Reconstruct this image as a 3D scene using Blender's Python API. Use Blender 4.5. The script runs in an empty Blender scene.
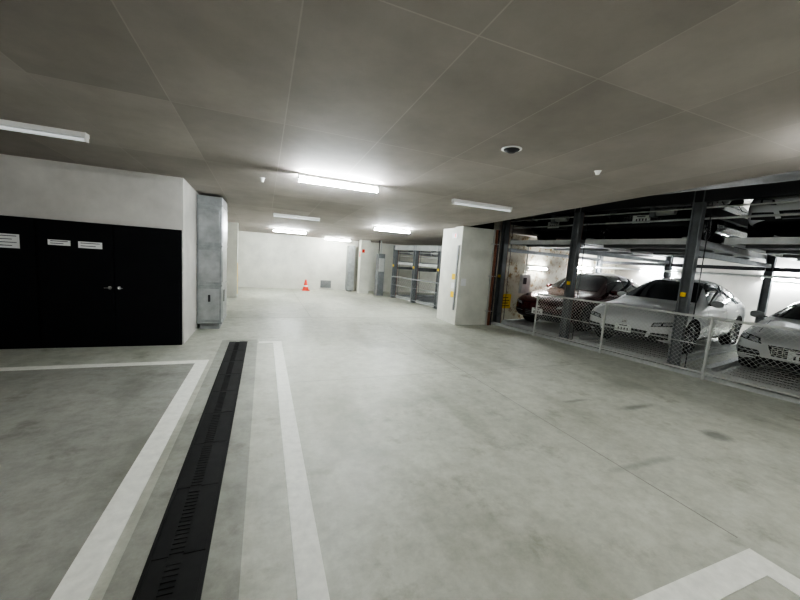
import bpy, math, random
from mathutils import Matrix, Vector
from mathutils.bvhtree import BVHTree
random.seed(4)
scene=bpy.context.scene
# ---------------------------------------------------------------- materials
def newmat(name):
    m=bpy.data.materials.new(name); m.use_nodes=True
    nt=m.node_tree; b=nt.nodes['Principled BSDF']
    return m,nt,b
def mat(name,col,rough=.6,metal=0,var=0,scale=4,bump=0,coat=0,emit=0,spec=.5):
    m,nt,b=newmat(name)
    c=(col[0],col[1],col[2],1)
    b.inputs['Base Color'].default_value=c
    b.inputs['Roughness'].default_value=rough
    b.inputs['Metallic'].default_value=metal
    b.inputs['Specular IOR Level'].default_value=spec
    if coat: b.inputs['Coat Weight'].default_value=coat; b.inputs['Coat Roughness'].default_value=.05
    if emit:
        b.inputs['Emission Color'].default_value=c; b.inputs['Emission Strength'].default_value=emit
    if var or bump:
        tc=nt.nodes.new('ShaderNodeTexCoord'); n=nt.nodes.new('ShaderNodeTexNoise')
        n.inputs['Scale'].default_value=scale; n.inputs['Detail'].default_value=6; n.inputs['Roughness'].default_value=.6
        nt.links.new(tc.outputs['Object'],n.inputs['Vector'])
        if var:
            r=nt.nodes.new('ShaderNodeValToRGB')
            r.color_ramp.elements[0].position=.3; r.color_ramp.elements[1].position=.7
            r.color_ramp.elements[0].color=tuple(x*(1-var) for x in col)+(1,)
            r.color_ramp.elements[1].color=tuple(min(1,x*(1+var*.5)) for x in col)+(1,)
            nt.links.new(n.outputs['Fac'],r.inputs['Fac']); nt.links.new(r.outputs['Color'],b.inputs['Base Color'])
        if bump:
            bp=nt.nodes.new('ShaderNodeBump'); bp.inputs['Strength'].default_value=bump; bp.inputs['Distance'].default_value=.02
            nt.links.new(n.outputs['Fac'],bp.inputs['Height']); nt.links.new(bp.outputs['Normal'],b.inputs['Normal'])
    return m
def mixrgb(nt,a,b,fac,mode='MIX'):
    n=nt.nodes.new('ShaderNodeMix'); n.data_type='RGBA'; n.blend_type=mode
    def s(i,v):
        if hasattr(v,'links'): nt.links.new(v,n.inputs[i])
        elif isinstance(v,(int,float)): n.inputs[i].default_value=v
        else: n.inputs[i].default_value=v
    s(0,fac); s(6,a); s(7,b)
    return n.outputs[2]
def ramp(nt,src,p0,c0,p1,c1):
    r=nt.nodes.new('ShaderNodeValToRGB'); e=r.color_ramp.elements
    e[0].position=p0; e[0].color=c0; e[1].position=p1; e[1].color=c1
    nt.links.new(src,r.inputs['Fac']); return r.outputs['Color']
def noise(nt,tc,scale,detail=5,rough=.6,mapscale=None):
    n=nt.nodes.new('ShaderNodeTexNoise'); n.inputs['Scale'].default_value=scale
    n.inputs['Detail'].default_value=detail; n.inputs['Roughness'].default_value=rough
    if mapscale:
        mp=nt.nodes.new('ShaderNodeMapping'); mp.inputs['Scale'].default_value=mapscale
        nt.links.new(tc,mp.inputs['Vector']); nt.links.new(mp.outputs['Vector'],n.inputs['Vector'])
    else: nt.links.new(tc,n.inputs['Vector'])
    return n.outputs['Fac']
def floor_mat(name,c_lo,c_hi,rlo=.38,rhi=.64,stains=()):
    m,nt,b=newmat(name)
    tc=nt.nodes.new('ShaderNodeTexCoord').outputs['Object']
    n1=noise(nt,tc,.45,6,.55); n2=noise(nt,tc,5,8,.7); n3=noise(nt,tc,1.3,4,.5,(1,.35,1)); n4=noise(nt,tc,2.2,7,.7); n5=noise(nt,tc,14,8,.75)
    base=ramp(nt,n1,.35,c_lo+(1,),.65,c_hi+(1,))
    base=mixrgb(nt,base,ramp(nt,n2,.35,(.72,.72,.70,1),.6,(1,1,1,1)),.65,'MULTIPLY')
    base=mixrgb(nt,base,ramp(nt,n3,.32,(.62,.62,.58,1),.48,(1,1,1,1)),.65,'MULTIPLY')
    base=mixrgb(nt,base,ramp(nt,n4,.56,(1,1,1,1),.70,(.62,.61,.56,1)),.7,'MULTIPLY')
    base=mixrgb(nt,base,ramp(nt,n5,.35,(.78,.78,.78,1),.6,(1,1,1,1)),.55,'MULTIPLY')
    for (x,y,rx,ry,d) in stains:
        mp=nt.nodes.new('ShaderNodeMapping'); mp.vector_type='POINT'
        mp.inputs['Scale'].default_value=(1/rx,1/ry,0); mp.inputs['Location'].default_value=(-x/rx,-y/ry,0)
        nt.links.new(tc,mp.inputs['Vector'])
        ln=nt.nodes.new('ShaderNodeVectorMath'); ln.operation='LENGTH'; nt.links.new(mp.outputs['Vector'],ln.inputs[0])
        ad=nt.nodes.new('ShaderNodeMath'); ad.operation='MULTIPLY_ADD'; nt.links.new(n4,ad.inputs[0]); ad.inputs[1].default_value=2.4
        nt.links.new(ln.outputs['Value'],ad.inputs[2])
        mr=nt.nodes.new('ShaderNodeMapRange'); mr.inputs[1].default_value=1.5; mr.inputs[2].default_value=2.3; mr.inputs[3].default_value=1-d; mr.inputs[4].default_value=0
        nt.links.new(ad.outputs[0],mr.inputs[0])
        base=mixrgb(nt,base,(.06,.06,.055,1),mr.outputs[0])
    nt.links.new(base,b.inputs['Base Color'])
    r=nt.nodes.new('ShaderNodeMapRange'); r.inputs[1].default_value=.3; r.inputs[2].default_value=.7
    r.inputs[3].default_value=rlo; r.inputs[4].default_value=rhi
    nt.links.new(n3,r.inputs[0]); nt.links.new(r.outputs[0],b.inputs['Roughness'])
    bp=nt.nodes.new('ShaderNodeBump'); bp.inputs['Strength'].default_value=.15; bp.inputs['Distance'].default_value=.01
    nt.links.new(n2,bp.inputs['Height']); nt.links.new(bp.outputs['Normal'],b.inputs['Normal'])
    return m
M_floor=floor_mat('floor_coated_concrete',(.50,.51,.445),(.61,.62,.545),
   stains=[(4.73,2.07,.17,.13,.4),(4.6,2.85,.38,.07,.5),(3.3,1.9,.5,.05,.7),(2.2,6.3,.6,.25,.8),(4.1,4.9,.3,.5,.8),(3.9,3.2,.25,.04,.6),(5.2,3.5,.5,.3,.8),(1.6,3.6,.5,.2,.85)])
M_bay=floor_mat('floor_bay_concrete',(.33,.335,.305),(.41,.415,.375),.5,.7)
M_patch=floor_mat('floor_patch',(.34,.345,.305),(.43,.435,.385),.5,.7)
def ceil_mat():
    m,nt,b=newmat('ceiling_board_concrete')
    tc=nt.nodes.new('ShaderNodeTexCoord').outputs['Object']
    mp=nt.nodes.new('ShaderNodeMapping'); mp.inputs['Location'].default_value=(-.15,-1.75,0)
    nt.links.new(tc,mp.inputs['Vector'])
    br=nt.nodes.new('ShaderNodeTexBrick'); br.offset=0; br.squash=1
    br.inputs['Scale'].default_value=1; br.inputs['Brick Width'].default_value=.9; br.inputs['Row Height'].default_value=1.8
    br.inputs['Mortar Size'].default_value=.006; br.inputs['Mortar Smooth'].default_value=.5
    br.inputs['Color1'].default_value=(.47,.43,.405,1); br.inputs['Color2'].default_value=(.58,.535,.505,1)
    br.inputs['Mortar'].default_value=(.60,.56,.53,1)
    nt.links.new(mp.outputs['Vector'],br.inputs['Vector'])
    n1=noise(nt,tc,3,8,.65); n2=noise(nt,tc,.7,3,.5)
    c=mixrgb(nt,br.outputs['Color'],ramp(nt,n1,.3,(.80,.80,.80,1),.65,(1,1,1,1)),.6,'MULTIPLY')
    c=mixrgb(nt,c,ramp(nt,n2,.3,(.76,.75,.74,1),.65,(1,1,1,1)),.8,'MULTIPLY')
    nt.links.new(c,b.inputs['Base Color']); b.inputs['Roughness'].default_value=.75
    return m
M_ceil=ceil_mat()
M_wall=mat('painted_wall',(.67,.65,.62),.7,var=.16,scale=1.6,bump=.1)
M_wallw=mat('painted_wall_white',(.71,.71,.645),.65,var=.14,scale=1.8)
def stained():
    m,nt,b=newmat('stained_wall')
    tc=nt.nodes.new('ShaderNodeTexCoord').outputs['Object']
    n1=noise(nt,tc,6,8,.75); n2=noise(nt,tc,1.6,5,.6)
    c=mixrgb(nt,(.66,.64,.55,1),(.34,.23,.11,1),ramp(nt,n1,.50,(0,0,0,1),.57,(1,1,1,1)))
    c=mixrgb(nt,(.68,.66,.58,1),c,ramp(nt,n2,.42,(0,0,0,1),.58,(1,1,1,1)))
    nt.links.new(c,b.inputs['Base Color']); b.inputs['Roughness'].default_value=.8
    return m
M_stain=stained()
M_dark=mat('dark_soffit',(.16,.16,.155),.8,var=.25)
M_paint=mat('road_paint_white',(.86,.86,.80),.6,var=.12,scale=14)
M_joint=mat('joint_sealant',(.30,.30,.27),.8)
M_black=mat('black_painted_steel',(.007,.008,.010),.6,var=.25,scale=3,spec=.2)
M_blackframe=mat('black_frame',(.005,.005,.007),.6,spec=.2)
M_label=mat('label_white',(.8,.8,.8),.5)
M_ink=mat('label_ink',(.05,.05,.06),.6)
M_chrome=mat('chrome',(.7,.7,.7),.18,1)
M_galv=mat('galvanised_steel',(.40,.42,.43),.38,.7,var=.25,scale=6)
M_galvp=mat('galvanised_panel',(.50,.52,.53),.35,.7,var=.25,scale=4)
M_steel=mat('painted_steel_grey',(.21,.22,.23),.6,.1,var=.2,scale=5)
M_steell=mat('painted_steel_light',(.55,.56,.55),.55,.1,var=.15,scale=5)
M_steelm=mat('painted_steel_mid',(.34,.35,.35),.55,.1,var=.2,scale=4)
M_steeld=mat('dark_steel',(.05,.05,.055),.6,.1)
M_rust=mat('rusty_pipe',(.25,.10,.06),.7,.1,var=.3)
M_wire=mat('fence_wire_white',(.55,.56,.54),.5,.1)
M_drain=mat('drain_cast_iron',(.018,.018,.018),.75,.2,var=.3,scale=9)
M_tube=mat('fluorescent_tube_lit',(.92,.98,1.0),.4,emit=180)
M_tubeb=mat('fluorescent_tube_dim',(.96,.99,.97),.4,emit=75)  # lit tube with its emission turned down for weaker lamps
M_tubesoft=mat('fluorescent_tube_off_glow',(.9,.93,.96),.4,emit=.12)  # unlit tube, faint glow added to keep it white
M_fix=mat('fixture_white',(.80,.80,.78),.4)
M_yellow=mat('sign_yellow',(.9,.62,.02),.5)
M_red=mat('red_plastic',(.75,.06,.03),.4)
M_tire=mat('tyre_rubber',(.012,.012,.012),.75)
M_rim=mat('alloy_rim',(.55,.56,.58),.25,.9)
M_glass=mat('car_glass',(.012,.015,.018),.06,0,coat=.6)
M_trim=mat('car_black_trim',(.012,.012,.013),.45)
M_lamp=mat('headlight_glass',(.55,.57,.6),.08,.3,coat=1)
M_lampd=mat('headlight_inner',(.05,.05,.06),.1,.2,coat=1)
M_tail=mat('tail_light_red',(.35,.01,.01),.15,coat=1)
M_plate=mat('licence_plate',(.8,.82,.8),.4)
P_white=mat('car_paint_white',(.74,.75,.76),.25,0,coat=1)
P_silver=mat('car_paint_silver',(.58,.59,.60),.3,.2,coat=1)
P_red=mat('car_paint_dark_red',(.09,.005,.009),.22,.3,coat=1)
P_dark=mat('car_paint_dark',(.05,.053,.058),.22,.3,coat=1)
# ---------------------------------------------------------------- mesh builder
class MB:
    def __init__(s): s.v=[];s.f=[];s.m=[];s.sm=[];s.mats=[]
    def mi(s,m):
        if m not in s.mats: s.mats.append(m)
        return s.mats.index(m)
    def add(s,vs,fs,m,smooth=False,M=None):
        o=len(s.v)
        for p in vs:
            p=Vector(p); s.v.append(tuple(M@p if M else p))
        k=s.mi(m)
        for f in fs: s.f.append(tuple(i+o for i in f)); s.m.append(k); s.sm.append(smooth)
    def box(s,x0,x1,y0,y1,z0,z1,m,M=None):
        v=[(x0,y0,z0),(x1,y0,z0),(x1,y1,z0),(x0,y1,z0),(x0,y0,z1),(x1,y0,z1),(x1,y1,z1),(x0,y1,z1)]
        s.add(v,[(0,3,2,1),(4,5,6,7),(0,1,5,4),(1,2,6,5),(2,3,7,6),(3,0,4,7)],m,False,M)
    def cyl(s,p1,p2,r,m,seg=12,r2=None,cap=True):
        p1=Vector(p1);p2=Vector(p2);r2=r if r2 is None else r2
        d=(p2-p1).normalized(); a=d.orthogonal().normalized(); b=d.cross(a)
        v=[];
        for i in range(seg):
            t=2*math.pi*i/seg; q=a*math.cos(t)+b*math.sin(t); v.append(p1+q*r)
        for i in range(seg):
            t=2*math.pi*i/seg; q=a*math.cos(t)+b*math.sin(t); v.append(p2+q*r2)
        s.add(v,[(i,(i+1)%seg,seg+(i+1)%seg,seg+i) for i in range(seg)],m,seg>6)
        if cap:
            s.add(v[:seg],[tuple(reversed(range(seg)))],m); s.add(v[seg:],[tuple(range(seg))],m)
    def bar(s,p1,p2,w,m):  s.cyl(p1,p2,w*.7071,m,4,cap=False)
    def lathe(s,prof,m,axis='Y',c=(0,0,0),seg=28):
        v=[]
        for r,h in prof:
            for i in range(seg):
                t=2*math.pi*i/seg
                p=(r*math.cos(t),h,r*math.sin(t)) if axis=='Y' else (r*math.cos(t),r*math.sin(t),h)
                v.append((p[0]+c[0],p[1]+c[1],p[2]+c[2]))
        f=[]
        for k in range(len(prof)-1):
            for i in range(seg):
                f.append((k*seg+i,k*seg+(i+1)%seg,(k+1)*seg+(i+1)%seg,(k+1)*seg+i))
        s.add(v,f,m,True)
    def done(s,name,M=None,parent=None,bevel=0):
        me=bpy.data.meshes.new(name); me.from_pydata(s.v,[],s.f)
        for m in s.mats: me.materials.append(m)
        me.polygons.foreach_set('material_index',s.m); me.polygons.foreach_set('use_smooth',s.sm); me.update()
        ob=bpy.data.objects.new(name,me); scene.collection.objects.link(ob)
        if parent: ob.parent=parent
        if M: 
            if parent: ob.matrix_local=M
            else: ob.matrix_world=M
        if bevel:
            b=ob.modifiers.new('bevel','BEVEL'); b.width=bevel; b.segments=2; b.limit_method='ANGLE'
        return ob
def boxobj(name,x0,x1,y0,y1,z0,z1,m,M=None,bevel=0):
    b=MB(); b.box(x0,x1,y0,y1,z0,z1,m); return b.done(name,M,bevel=bevel)
RK=Matrix.Translation((7.88,0,0))@Matrix.Rotation(math.radians(10.46),4,'Z')
def zc(y): return 2.98-.031*y
# ---------------------------------------------------------------- shell
XL=-8;YB=-5;YF=16.8
boxobj('floor',XL-.2,16,YB-.2,18,-.2,0,M_floor)
def slab(b,x0,x1,y0,y1):
    v=[(x0,y0,zc(y0)),(x1,y0,zc(y0)),(x1,y1,zc(y1)),(x0,y1,zc(y1))]
    v+= [(p[0],p[1],p[2]+.2) for p in v]
    b.add(v,[(0,3,2,1),(4,5,6,7),(0,1,5,4),(1,2,6,5),(2,3,7,6),(3,0,4,7)],M_ceil)
b=MB(); slab(b,XL-.2,5.2,YB-.2,8.6); b.done('ceiling')
b=MB(); slab(b,XL-.2,16,8.6,18); b.done('ceiling')
b=MB(); b.box(5.0,5.2,YB,8.6,3.12,4.2,M_dark); b.box(5.2,6.3,8.6,8.8,2.75,4.2,M_dark); b.done('trim_fascia')
boxobj('ceiling_rack_void',5.0,16,YB-.2,8.8,4.2,4.4,M_dark)
boxobj('wall_left',XL-.2,XL,YB-.2,6.7,0,3.2,M_wall)
boxobj('wall_back',XL-.2,16,YB-.2,YB,0,4.3,M_wall)
boxobj('wall_left_front',XL,-1.25,6.7,16.8,0,2.79,M_wall)
boxobj('wall_front',-1.25,16,YF,YF+.2,0,2.55,M_wallw)
boxobj('wall_rack_partition',-.05,7.0,8.72,8.92,0,4.2,M_stain,RK)
boxobj('wall_rack_rear',7,7.2,-5.5,18,0,4.2,M_wall,RK)
b=MB(); b.box(-1.25,-.86,13.2,13.6,0,2.57,M_wallw); b.box(-.862,-.85,13.3,13.38,.1,1.2,M_yellow)
b.done('wall_pilaster')
# ---------------------------------------------------------------- floor markings
def strip(b,x0,x1,y0,y1,m,z=.004): b.box(x0,x1,y0,y1,-.01,z,m)
b=MB()
strip(b,-.9,-.74,-4,5.72,M_paint); strip(b,-7.9,-.9,5.57,5.72,M_paint)
strip(b,.19,.34,-4,6.78,M_paint); strip(b,-.06,.19,6.66,6.78,M_paint)
strip(b,2.8,2.96,-4,1.02,M_paint); strip(b,.9,2.8,.87,1.02,M_paint)
b.done('parking_bay_line_markings')
boxobj('floor_bay_left',-7.95,-.9,-4,5.57,-.01,.002,M_bay)
b=MB(); strip(b,-.68,-.545,-4,6.95,M_patch,.0025); strip(b,-.255,-.08,-4,6.95,M_patch,.0025)
strip(b,-.545,-.255,6.8,6.95,M_patch,.0025); b.done('floor_drain_surround')
b=MB(); b.box(-.545,-.255,-4,6.8,-.01,.003,M_drain)
b.box(-.55,-.53,-4,6.8,-.01,.008,M_drain); b.box(-.27,-.25,-4,6.8,-.01,.008,M_drain)
y=-4
while y<6.8:
    y1=min(y+.6,6.8)
    b.box(-.528,-.45,y+.003,y1-.003,-.01,.007,M_drain); b.box(-.38,-.272,y+.003,y1-.003,-.01,.007,M_drain)
    yy=y+.02
    while yy<y1-.03:
        b.box(-.45,-.38,yy,yy+.02,-.01,.006,M_drain); yy+=.035
    y+=.6
b.done('floor_drain_grate')
b=MB()
strip(b,3.0,3.008,1.1,8.1,M_joint,.0015); strip(b,.4,6.6,4.55,4.556,M_joint,.0012); strip(b,-.9,5.6,9.3,9.31,M_joint,.0015)
strip(b,1.2,1.208,9.4,16.7,M_joint,.0015)
b.done('floor_control_joints')
# ---------------------------------------------------------------- doors
b=MB()
Y=6.7
b.box(-6.7,-1.27,Y-.035,Y,0,1.93,M_blackframe)
for (x0,x1) in [(-3.06,-2.175),(-2.165,-1.30),(-4.9,-4.02),(-4.0,-3.10),(-6.6,-5.0)]:
    b.box(x0,x1,Y-.055,Y-.03,.03,1.90,M_black)
for x in (-2.23,-2.11,-4.06,-3.95):
    b.cyl((x,Y-.055,.95),(x,Y-.10,.95),.012,M_chrome); b.cyl((x,Y-.06,.95),(x,Y-.064,.95),.028,M_chrome,16)
    s=-1 if x in(-2.23,-4.06) else 1
    b.cyl((x,Y-.1,.95),(x+s*.06,Y-.1,.95),.009,M_chrome)
b.done('door_1',bevel=.004)
b=MB()
for (x0,x1,z0,z1) in [(-2.6,-2.31,1.54,1.64),(-2.95,-2.69,1.56,1.64),(-3.52,-3.26,1.48,1.68)]:
    b.box(x0,x1,Y-.060,Y-.0552,z0,z1,M_label)
    n=2 if z1-z0<.15 else 4
    for i in range(n):
        zz=z1-(i+.7)*(z1-z0)/(n+.4); b.box(x0+.03,x1-.03-(.05 if i%2 else 0),Y-.0612,Y-.06,zz,zz+.009,M_ink)
b.done('door_notice_labels')
b=MB()
b.box(-1.24,-.8,7.9,8.9,.12,zc(8.9)-.02,M_galv)
for z in (.12,.9,1.7,2.5): b.box(-1.24,-.785,7.885,8.915,z,z+.03,M_galv)
b.box(-1.2,-.84,7.95,8.85,0,.12,M_steelm)
b.box(-.80,-.78,8.2,8.26,.55,.8,M_black)
b.box(-1.04,-1.0,7.87,7.89,.58,.72,M_steeld)
for z0 in (.2,.98,1.78): b.box(-1.21,-.84,7.892,7.899,z0,z0+.64,M_galvp); b.box(-.8,-.79,8.0,8.85,z0,z0+.64,M_galv)
b.done('ventilation_duct',bevel=.02)
b=MB(); b.cyl((-1.18,9.3,0),(-1.18,9.3,zc(9.3)-.01),.05,M_wallw); b.cyl((-1.18,9.7,0),(-1.18,9.7,zc(9.7)-.01),.04,M_steel); b.done('drain_pipe')
# ---------------------------------------------------------------- main column
b=MB()
b.box(4.97,6.13,8.2,9.3,0,zc(9.3),M_wallw); b.box(4.97,6.13,8.2,8.6,zc(9.3),zc(8.6),M_wallw)
b.done('column')
b=MB()
b.box(4.962,4.97,8.45,8.75,2.4,2.55,M_label); b.box(4.96,4.963,8.5,8.6,2.42,2.53,M_red)
for i,z in enumerate((.75,1.0,1.25)): b.box(4.955,4.97,8.38,8.55,z,z+.16,(M_yellow,M_label,M_yellow)[i])
b.box(5.05,5.2,8.18,8.2,1.1,1.3,M_label)
b.box(4.94,4.97,8.3,8.36,.4,2.2,M_steelm)
b.done('column_notice_signs')
b=MB()
for x,r,m in ((6.05,.035,M_rust),(5.96,.015,M_steell),(6.12,.02,M_steeld)): b.cyl((x,8.15,0),(x,8.15,zc(8.2)-.02),r,m)
for z in (.4,1.4,2.3): b.box(5.92,6.14,8.12,8.198,z,z+.02,M_steell)
b.done('conduit_pipe')
b=MB(); b.box(4.15,4.6,15.6,16.0,0,zc(16),M_wallw); b.box(4.14,4.15,15.7,15.82,1.7,1.95,M_red); b.box(4.2,4.32,15.58,15.6,1.9,2.05,M_red)
b.done('column')
b=MB(); b.box(3.75,4.05,16.3,16.78,.05,2.2,M_galv); b.box(3.74,4.06,16.28,16.78,1.1,1.13,M_galv); b.box(3.8,4.0,16.4,16.78,0,.05,M_steeld); b.done('electrical_cabinet',bevel=.005)
b=MB()
b.box(4.8,5.1,14.9,15.3,0,1.9,M_steel); b.box(4.82,5.08,14.88,14.9,1.1,1.7,M_steell); b.cyl((4.95,15.1,1.9),(4.95,15.1,2.5),.03,M_steell)
b.cyl((4.86,15.1,1.9),(4.86,15.1,2.5),.02,M_steeld); b.done('rack_control_cabinet',bevel=.005)
b=MB()
b.box(2.55,3.05,16.77,16.798,.1,.45,M_steel)
for i in range(7): b.box(2.57,3.03,16.755,16.775,.13+i*.045,.15+i*.045,M_steelm)
b.done('wall_vent_grille')
b=MB(); X,Yc=1.8,16.2
b.box(X-.17,X+.17,Yc-.17,Yc+.17,0,.03,M_red)
b.lathe([(.14,.03),(.105,.18)],M_red,'Z',(X,Yc,0)); b.lathe([(.105,.18),(.09,.24)],M_label,'Z',(X,Yc,0)); b.lathe([(.09,.24),(.035,.5),(.0,.5)],M_red,'Z',(X,Yc,0))
b.done('traffic_cone')
# ---------------------------------------------------------------- lights
def lamp(x0,x1,y,t):
    b=MB(); z=zc(y+.05)
    b.box(x0,x1,y-.03,y+.03,z-.04,z,M_fix)
    b.box(x0+.0,x0+.02,y-.03,y+.03,z-.12,z-.04,M_fix); b.box(x1-.02,x1,y-.03,y+.03,z-.12,z-.04,M_fix)
    b.cyl((x0+.02,y,z-.095),(x1-.02,y,z-.095),.02,t,12)
    return b.done('fluorescent_ceiling_light')
def lampoff(x0,x1,y):
    b=MB(); z=zc(y+.05)
    b.box(x0,x1,y-.045,y+.045,z-.045,z,M_fix)
    b.box(x0+.0,x0+.02,y-.03,y+.03,z-.09,z-.045,M_fix); b.box(x1-.02,x1,y-.03,y+.03,z-.09,z-.045,M_fix)
    b.cyl((x0+.02,y,z-.072),(x1-.02,y,z-.072),.018,M_tubesoft,12)
    return b.done('fluorescent_ceiling_light')
lampoff(-3.05,-1.82,4.95)
lamp(.42,1.62,5.26,M_tube)
lampoff(3.03,4.27,5.42)
lampoff(.2,1.4,9.8)
lamp(3.1,4.3,10.3,M_tube)
lamp(.3,1.5,14.0,M_tube)
lamp(2.5,3.7,15.9,M_tubeb)
lamp(1.2,2.4,-1.2,M_tubeb)  # unseen lamp behind the camera, added to brighten the near floor
lamp(3.95,5.05,1.0,M_tubeb)
lamp(-4.4,-3.2,1.4,M_tubeb)  # unseen lamp, added to keep the left wall bright
def wlamp(n0,s0,s1,z,t=None):
    b=MB(); b.box(n0-.05,n0,s0,s1,z-.05,z+.05,M_fix); b.cyl((n0-.08,s0+.03,z),(n0-.08,s1-.03,z),.02,t or M_tube,10)
    for s in (s0,s1-.02): b.box(n0-.11,n0-.05,s,s+.02,z-.03,z+.03,M_fix)
    b.done('fluorescent_wall_light',RK)
for s,z in ((3.3,1.9),(6.6,1.95),(.5,1.9),(10.6,1.9),(13.2,1.9)): wlamp(7.0,s,s+1.2,z)
for s in (1.9,4.8,7.1): wlamp(7.0,s,s+1.2,3.6,M_tubeb)  # upper row of lamps added to brighten the rack interior
def plamp(n0,n1,z,s=8.72,t=None):
    b=MB(); b.box(n0,n1,s-.05,s,z-.05,z+.05,M_fix); b.cyl((n0+.03,s-.08,z),(n1-.03,s-.08,z),.02,t or M_tube,10)
    for n in (n0,n1-.02): b.box(n,n+.02,s-.11,s-.05,z-.03,z+.03,M_fix)
    b.done('fluorescent_wall_light',RK)
plamp(1.6,2.5,1.72,t=M_tubeb); plamp(4.0,5.2,1.85)
b=MB(); z=zc(3.08); b.lathe([(.0,z-.035),(.035,z-.035),(.05,z-.02),(.075,z-.015),(.08,z)],M_steeld,'Z',(2.3,3.0,0)); b.lathe([(.079,z-.008),(.1,z-.006),(.1,z)],M_fix,'Z',(2.3,3.0,0)); b.done('smoke_detector')
b=MB(); z=zc(3.1); b.lathe([(0,z-.04),(.02,z-.04),(.03,z-.01),(.04,z)],M_fix,'Z',(3.6,3.07,0)); b.done('sprinkler_head')
b=MB(); z=zc(5.93); b.lathe([(0,z-.06),(.02,z-.06),(.03,z-.01),(.04,z)],M_fix,'Z',(-.05,5.9,0)); b.done('sprinkler_head')
# ---------------------------------------------------------------- parking racks
UP=2.42
def hpost(b,n,s,z1,m,w=.16,z0=0):
    b.box(n-w/2,n+w/2,s-w/2,s-w/2+.02,z0,z1,m); b.box(n-w/2,n+w/2,s+w/2-.02,s+w/2,z0,z1,m); b.box(n-.012,n+.012,s-w/2,s+w/2,z0,z1,m)
    b.box(n-w/2-.04,n+w/2+.04,s-w/2-.04,s+w/2+.04,0,.02,m)
def rack(svals,zt,m,mb,name,up):
    b=MB()
    for s in svals:
        for n in (.18,5.4): hpost(b,n,s,zt,m)
        b.box(.26,5.32,s-.05,s+.05,zt-.35,zt-.2,mb)
        b.box(.26,5.32,s-.04,s+.04,up-.27,up-.17,m)
        b.cyl((.32,s+.14,0),(.32,s+.14,zt),.012,M_steell,6); b.cyl((.32,s-.14,.0),(.32,s-.14,zt),.008,M_steeld,6)
        b.box(.09,.11,s-.04,s+.04,1.38,1.46,M_yellow)
        b.cyl((.28,s-.06,0),(.28,s-.06,zt-.2),.014,M_rust,6)
    for n in (.18,5.4): b.box(n-.07,n+.07,svals[0],svals[-1],zt-.2,zt,mb)
    b.box(5.34,5.46,svals[0],svals[-1],up-.35,up-.25,mb)
    for (n,z,r,mm) in ((.5,zt-.45,.02,M_steell),(5.2,up-.5,.03,M_steell),(3.0,zt-.3,.025,M_steel)):
        b.cyl((n,svals[0],z),(n,svals[-1],z),r,mm,8)
    for i in range(len(svals)-1):
        sm=svals[i]+.45
        b.cyl((.45,sm,zt-.28),(.45,sm+.32,zt-.28),.075,M_steelm,14); b.box(.36,.54,sm+.32,sm+.42,zt-.38,zt-.18,M_steel)
        b.cyl((.3,svals[i],zt-.28),(.3,svals[i+1],zt-.28),.016,M_steell,8)
    b.done(name,RK)
rack([1.45,4.05,6.32,8.5],3.3,M_steel,M_steeld,'mechanical_parking_rack',UP)
rack([9.75,11.4,13.0,14.6],2.3,M_steel,M_steelm,'mechanical_parking_rack',1.55)
def pallet(s,z,m,n0=.3,ln=5.0,hw=.93):
    b=MB()
    b.box(n0,n0+ln,s-hw+.1,s+hw-.1,z-.03,z,m)
    for k in (-1,1):
        b.box(n0,n0+ln,s+k*hw-.06,s+k*hw+.06,z-.03,z+.08,m)
        b.box(n0,n0+ln,s+k*hw-.1,s+k*hw+.1,z-.05,z-.03,m)
    b.box(n0-.03,n0,s-hw-.06,s+hw+.06,z-.06,z+.05,M_steell)
    for i in range(20): b.box(n0+.1+i*.24,n0+.16+i*.24,s-hw+.15,s+hw-.15,z,z+.012,m)
    if z>1: 
        for i in range(4): b.box(n0+.5+i*1.3,n0+.6+i*1.3,s-hw+.1,s+hw-.1,z-.09,z-.03,M_steel)
    b.done('parking_pallet',RK)
for s in (2.66,5.15,7.38):
    pallet(s,.06,M_steell); pallet(s,UP,M_steelm,ln=5.6)
for s in (10.57,12.2,13.8): pallet(s,.06,M_steelm,hw=.65); pallet(s,1.55,M_steelm,hw=.65)
def fence(s0,s1,posts,name,h=1.08,n=-.16,mw=.0042,st=.075,m=None):
    m=m or M_wire
    b=MB()
    b.cyl((n,s0,h),(n,s1,h),.022,m,8); b.cyl((n,s0,.12),(n,s1,.12),.018,m,8)
    b.cyl((n,s0,.6),(n,s1,.6),.008,m,6)
    for s in posts:
        b.cyl((n,s,0),(n,s,h+.02),.024,m,8); b.cyl((n+.02,s,.9),(n+.1,s,1.0),.015,m,6)
    H=h-.12
    k=s0-H
    while k<s1:
        a0=max(k,s0); a1=min(k+H,s1)
        if a1>a0:
            b.bar((n,a0,.12+(a0-k)),(n,a1,.12+(a1-k)),mw,m)
            b.bar((n+.004,a0,h-(a0-k)),(n+.004,a1,h-(a1-k)),mw,m)
        k+=st
    b.done(name,RK)
fence(.6,6.95,[.6,2.0,3.5,5.25,6.93],'wire_mesh_fence')
fence(9.65,14.5,[9.65,11.2,12.9,14.5],'wire_mesh_fence',.95,.0,.003,.15,M_steelm)
b=MB(); b.box(-.1,.02,-.5,8.6,0,.07,M_steell); b.done('rack_kerb',RK)
b=MB(); b.box(.42,.95,8.70,8.72,.42,.86,M_yellow)
for i in range(4): b.box(.48,.89-.06*(i%2),8.697,8.70,.49+i*.085,.51+i*.085,M_ink)
b.done('yellow_warning_sign',RK)
b=MB(); b.box(1.3,1.7,8.62,8.72,.9,1.5,M_steell); b.box(1.35,1.5,8.61,8.62,1.2,1.4,M_ink); b.cyl((1.5,8.68,1.5),(1.5,8.68,3.4),.02,M_steell); b.done('rack_operation_panel',RK)
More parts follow.
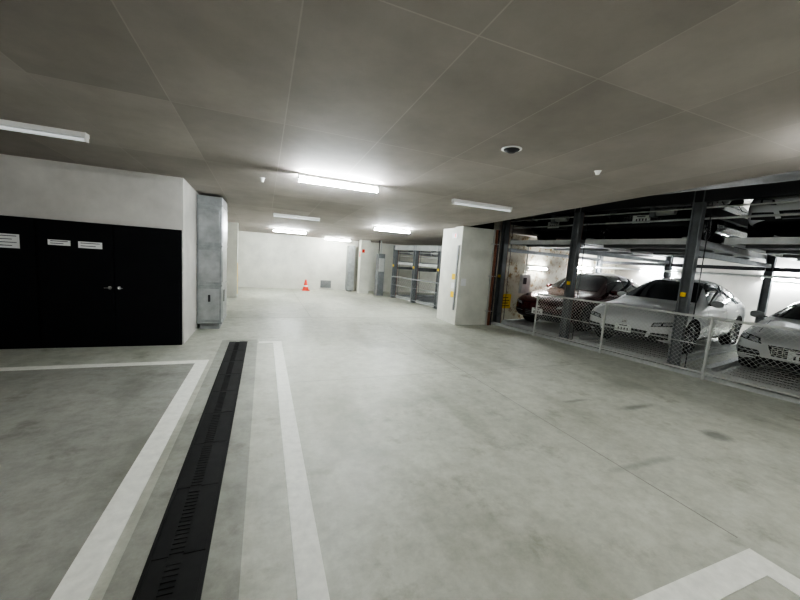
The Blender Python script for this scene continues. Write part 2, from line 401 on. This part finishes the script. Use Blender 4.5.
# ---------------------------------------------------------------- cars
SUV=[(0,.60,.36,.62,.66,.42),(.05,.80,.27,.69,.74,.60),(.22,.91,.22,.79,.86,.70),(.65,.955,.21,.90,.98,.74),(1.15,.96,.21,.97,1.05,.76),(1.42,.955,.21,1.0,1.11,.76),
 (1.95,.955,.21,1.04,1.47,.64),(2.3,.96,.21,1.05,1.62,.60),(2.9,.965,.21,1.07,1.67,.61),(3.5,.965,.21,1.09,1.63,.60),(4.05,.96,.23,1.10,1.47,.58),(4.4,.93,.26,1.07,1.22,.66),(4.62,.84,.32,.97,1.02,.65),(4.68,.7,.42,.86,.88,.5)]
SED=[(0,.60,.34,.58,.62,.42),(.05,.80,.24,.64,.69,.60),(.22,.88,.2,.70,.76,.68),(.7,.91,.18,.79,.86,.72),(1.2,.915,.18,.86,.93,.73),(1.5,.915,.18,.9,.98,.73),
 (2.0,.915,.18,.93,1.25,.62),(2.4,.915,.18,.94,1.40,.57),(2.9,.92,.18,.95,1.43,.57),(3.4,.92,.18,.96,1.38,.56),(3.9,.915,.2,.97,1.14,.6),(4.25,.90,.24,.97,1.03,.68),(4.6,.82,.3,.92,.97,.62),(4.68,.7,.4,.8,.83,.5)]
def car(M,kind,paint,name='parked_car'):
    st=SUV if kind=='suv' else SED
    R=.38 if kind=='suv' else .335
    wx=(.88,3.72)
    root=bpy.data.objects.new(name,None); scene.collection.objects.link(root); root.matrix_world=M
    vs=[];fs=[];fm=[]
    for (x,w,z0,bl,zt,wr) in st:
        h=bl-z0; dr=min(.06,.25*(zt-bl))
        half=[(0,z0),(.7*w,z0),(.93*w,z0+.1*h),(.985*w,z0+.3*h),(w,z0+.6*h),(.985*w,z0+.86*h),(.94*w,bl),((.94*w+wr)/2+.03,(bl+zt-dr)/2),(wr,zt-dr),(.55*wr,zt-.004),(0,zt)]
        vs+=[(x,y,z) for y,z in half]+[(x,-y,z) for y,z in reversed(half[1:-1])]
    N=20
    for i in range(len(st)-1):
        for j in range(N):
            fs.append((i*N+j,(i+1)*N+j,(i+1)*N+(j+1)%N,i*N+(j+1)%N))
            fm.append(1 if j in (0,1,N-1,N-2) else 0)
    for base,flip in ((0,False),((len(st)-1)*N,True)):
        for j in range(10):
            ff=[]
            for q in [base+j,base+j+1,base+(N-j-1)%N,base+(N-j)%N]:
                if q not in ff: ff.append(q)
            if flip: ff=ff[::-1]
            fs.append(tuple(ff)); fm.append(0)
    me=bpy.data.meshes.new('body'); me.from_pydata(vs,[],fs)
    me.materials.append(paint); me.materials.append(M_trim)
    me.polygons.foreach_set('material_index',fm); me.polygons.foreach_set('use_smooth',[True]*len(fs)); me.update()
    ob=bpy.data.objects.new('tmpbody',me); scene.collection.objects.link(ob)
    ss=ob.modifiers.new('s','SUBSURF'); ss.levels=2; ss.render_levels=2
    cut=MB(); 
    for x in wx:
        for k in (-1,1): cut.cyl((x,k*.62,R),(x,k*1.2,R),R+.055,M_trim,32)
    cut.mats=[paint,M_trim]; cut.m=[1]*len(cut.m)
    co=cut.done('tmpcut')
    dg=bpy.context.evaluated_depsgraph_get(); dg.update()
    plain=bpy.data.meshes.new_from_object(ob.evaluated_get(dg))
    bv=BVHTree.FromPolygons([v.co.copy() for v in plain.vertices],[tuple(p.vertices) for p in plain.polygons])
    bo=ob.modifiers.new('b','BOOLEAN'); bo.operation='DIFFERENCE'; bo.object=co; bo.solver='EXACT'
    dg=bpy.context.evaluated_depsgraph_get(); dg.update()
    fin=bpy.data.meshes.new_from_object(ob.evaluated_get(dg))
    bpy.data.objects.remove(ob); bpy.data.objects.remove(co)
    body=bpy.data.objects.new('body',fin); scene.collection.objects.link(body); body.parent=root
    D=MB()
    def patch(corners,axis,m,sgn=1,nx=12,nz=8,off=.007):
        pts=[]
        for j in range(nz+1):
            for i in range(nx+1):
                u=i/nx;v=j/nz
                a=(corners[0][0]*(1-u)+corners[1][0]*u)*(1-v)+(corners[3][0]*(1-u)+corners[2][0]*u)*v
                c=(corners[0][1]*(1-u)+corners[1][1]*u)*(1-v)+(corners[3][1]*(1-u)+corners[2][1]*u)*v
                if axis=='x': o=Vector((-1 if sgn>0 else 6,a,c)); d=Vector((sgn,0,0))
                elif axis=='y': o=Vector((a,-sgn*3,c)); d=Vector((0,sgn,0))
                else: o=Vector((a,c,4)); d=Vector((0,0,-1))
                h=bv.ray_cast(o,d)
                if h[0] is None: pts.append(None)
                else:
                    nn=h[1]
                    if nn.dot(d)>0: nn=-nn
                    pts.append(h[0]+nn*off)
        f=[]; W=nx+1
        for j in range(nz):
            for i in range(nx):
                q=[j*W+i,j*W+i+1,(j+1)*W+i+1,(j+1)*W+i]
                if all(pts[k] is not None for k in q): f.append(tuple(q))
        D.add([p if p is not None else (1,0,0.5) for p in pts],f,m,True)
    if kind=='suv': bz,tz,cz,rz=1.08,1.53,1.12,1.56
    else: bz,tz,cz,rz=.96,1.31,1.0,1.345
    patch([(-.74,cz),(.74,cz),(.56,rz),(-.56,rz)],'x',M_glass,1)
    patch([(-.62,cz+.12),(.62,cz+.12),(.5,rz-.02),(-.5,rz-.02)],'x',M_glass,-1)
    for k in (1,-1):
        patch([(1.72,bz),(2.72,bz),(2.68,tz),(2.22,tz-.01)],'y',M_glass,k)
        patch([(2.80,bz),(3.52,bz),(3.40,tz-.02),(2.76,tz)],'y',M_glass,k)
        patch([(3.6,bz+.02),(3.98,bz+.06),(3.72,tz-.10),(3.5,tz-.05)],'y',M_glass,k,8,6)
        for x in (1.62,2.75,3.55):
            patch([(x,.34),(x+.012,.34),(x+.012,bz-.01),(x,bz-.01)],'y',M_trim,k,1,12,.003)
        patch([(1.62,.34),(3.55,.34),(3.55,.352),(1.62,.352)],'y',M_trim,k,20,1,.003)
        for x in (2.5,3.3): patch([(x,bz-.17),(x+.2,bz-.17),(x+.2,bz-.135),(x,bz-.135)],'y',M_chrome,k,4,2,.02)
        patch([(1.32,.22),(3.25,.22),(3.25,.30),(1.32,.30)],'y',M_trim,k,16,2,.01)
        y0,y1=.50,.86
        patch([(k*y0,.60),(k*y1,.66),(k*(y1-.02),.745),(k*(y0+.04),.69)],'x',M_lampd,1,10,6,.006)
        patch([(k*(y0+.04),.615),(k*(y0+.17),.64),(k*(y0+.18),.70),(k*(y0+.06),.675)],'x',M_lamp,1,6,5,.014)
        patch([(k*(y0+.2),.645),(k*(y1-.03),.675),(k*(y1-.04),.73),(k*(y0+.2),.705)],'x',M_lamp,1,6,5,.014)
        patch([(k*.47,.34),(k*.80,.38),(k*.80,.50),(k*.52,.48)],'x',M_trim,1,8,5,.006)
        patch([(k*.5,.435),(k*.8,.45),(k*.8,.465),(k*.5,.45)],'x',M_lamp,1,6,1,.012)
        patch([(k*.45,.78),(k*.85,.78),(k*.85,.88),(k*.45,.86)],'x',M_tail,-1,8,4,.01)
        D2=MB(); D2.lathe([(0,-.11),(.05,-.1),(.075,-.03),(.075,.05),(.05,.1),(0,.11)],paint,'Y',(0,0,0),16)
        D2.box(-.02,.02,-.16,-.08,-.05,-.02,M_trim) 
        D2.done('mirror',Matrix.Translation((1.86,k*1.0,bz+.04))@Matrix.Diagonal((1.1,k,.95,1)),root)
    if kind=='suv':
        patch([(-.40,.33),(.40,.33),(.46,.50),(-.46,.50)],'x',M_trim,1,14,6,.006)
        for i in range(3): 
            z=.36+i*.045; patch([(-.40,z),(.40,z),(.40,z+.012),(-.40,z+.012)],'x',M_steel,1,12,1,.014)
    else:
        patch([(-.36,.42),(.36,.42),(.42,.60),(-.42,.60)],'x',M_trim,1,14,6,.006)
        for i in range(5):
            z=.44+i*.033; patch([(-.36,z),(.36,z),(.36,z+.012),(-.36,z+.012)],'x',M_chrome,1,12,1,.014)
        for i in range(12):
            yy=-.36+i*.065; patch([(yy,.43),(yy+.01,.43),(yy+.01,.59),(yy,.59)],'x',M_chrome,1,1,4,.013)
        patch([(-.5,.27),(.5,.27),(.55,.37),(-.55,.37)],'x',M_trim,1,14,4,.006)
    patch([(-.05,.60),(.05,.60),(.04,.655),(-.04,.655)],'x',M_chrome,1,4,4,.012)
    D.box(-.045,-.02,-.165,.165,.40,.565,M_plate)
    D.box(-.047,-.045,-.08,.08,.53,.548,M_ink)
    for i in range(4): D.box(-.047,-.045,-.11+i*.06,-.085+i*.06,.43,.49,M_ink)
    D.box(4.68,4.71,-.165,.165,.62,.785,M_plate)
    for k in (-1,1): patch([(.35,k*.62),(1.35,k*.68),(1.35,k*.69),(.35,k*.63)],'z',M_trim,1,14,1,.003)
    D.done('trim_and_glass',None,root)
    for wi,(x,k) in enumerate([(wx[0],1),(wx[0],-1),(wx[1],1),(wx[1],-1)]):
        W=MB()
        W.lathe([(R*.70,-.10),(R*.93,-.115),(R,-.08),(R,.08),(R*.93,.115),(R*.70,.10)],M_tire,'Y')
        W.lathe([(R*.71,.10),(R*.66,.105),(R*.63,.06),(R*.62,-.08)],M_rim,'Y')
        W.lathe([(R*.62,-.02),(0,-.02)],M_trim,'Y')
        W.lathe([(.075,.0),(.07,.075),(0,.08)],M_rim,'Y',seg=16)
        for i in range(10):
            a=2*math.pi*(i//2)/5+(.14 if i%2 else -.14)
            W.box(.04,R*.66,.045,.075,-.016,.016,M_rim,Matrix.Rotation(a,4,'Y'))
        y=.815 if kind=='suv' else .775
        W.done('wheel_%d'%(wi+1),Matrix.Translation((x,k*y,R))@Matrix.Diagonal((1,k,1,1)),root)
    return root
def place(n,s,z=.075): return RK@Matrix.Translation((n,s,z))
car(place(.45,5.13),'suv',P_white)
car(place(.5,7.36),'suv',P_red)
car(place(.8,2.56),'sedan',P_silver)
car(place(.6,5.15,UP+.015),'sedan',P_dark)
car(place(.6,2.66,UP+.015),'suv',P_white)
car(place(.8,7.38,UP+.015),'suv',P_dark)
# ---------------------------------------------------------------- world + camera
w=bpy.data.worlds.new('World'); scene.world=w; w.use_nodes=True
w.node_tree.nodes['Background'].inputs[0].default_value=(.6,.65,.7,1); w.node_tree.nodes['Background'].inputs[1].default_value=.1
cam=bpy.data.cameras.new('camera'); co=bpy.data.objects.new('camera',cam); scene.collection.objects.link(co)
cam.lens=15.5; cam.sensor_width=36; cam.clip_start=.05
fwd=Vector((.3693,.922,-.1163)).normalized(); right=Vector((.929,-.3635,.0691)); right=(right-fwd*right.dot(fwd)).normalized(); up=right.cross(fwd)
co.matrix_world=Matrix(((right.x,up.x,-fwd.x,0),(right.y,up.y,-fwd.y,0),(right.z,up.z,-fwd.z,1.7),(0,0,0,1)))
scene.camera=co
try:
    scene.view_settings.view_transform='AgX'; scene.view_settings.look='AgX - High Contrast'; scene.view_settings.exposure=1.2
except Exception as e: print(e)
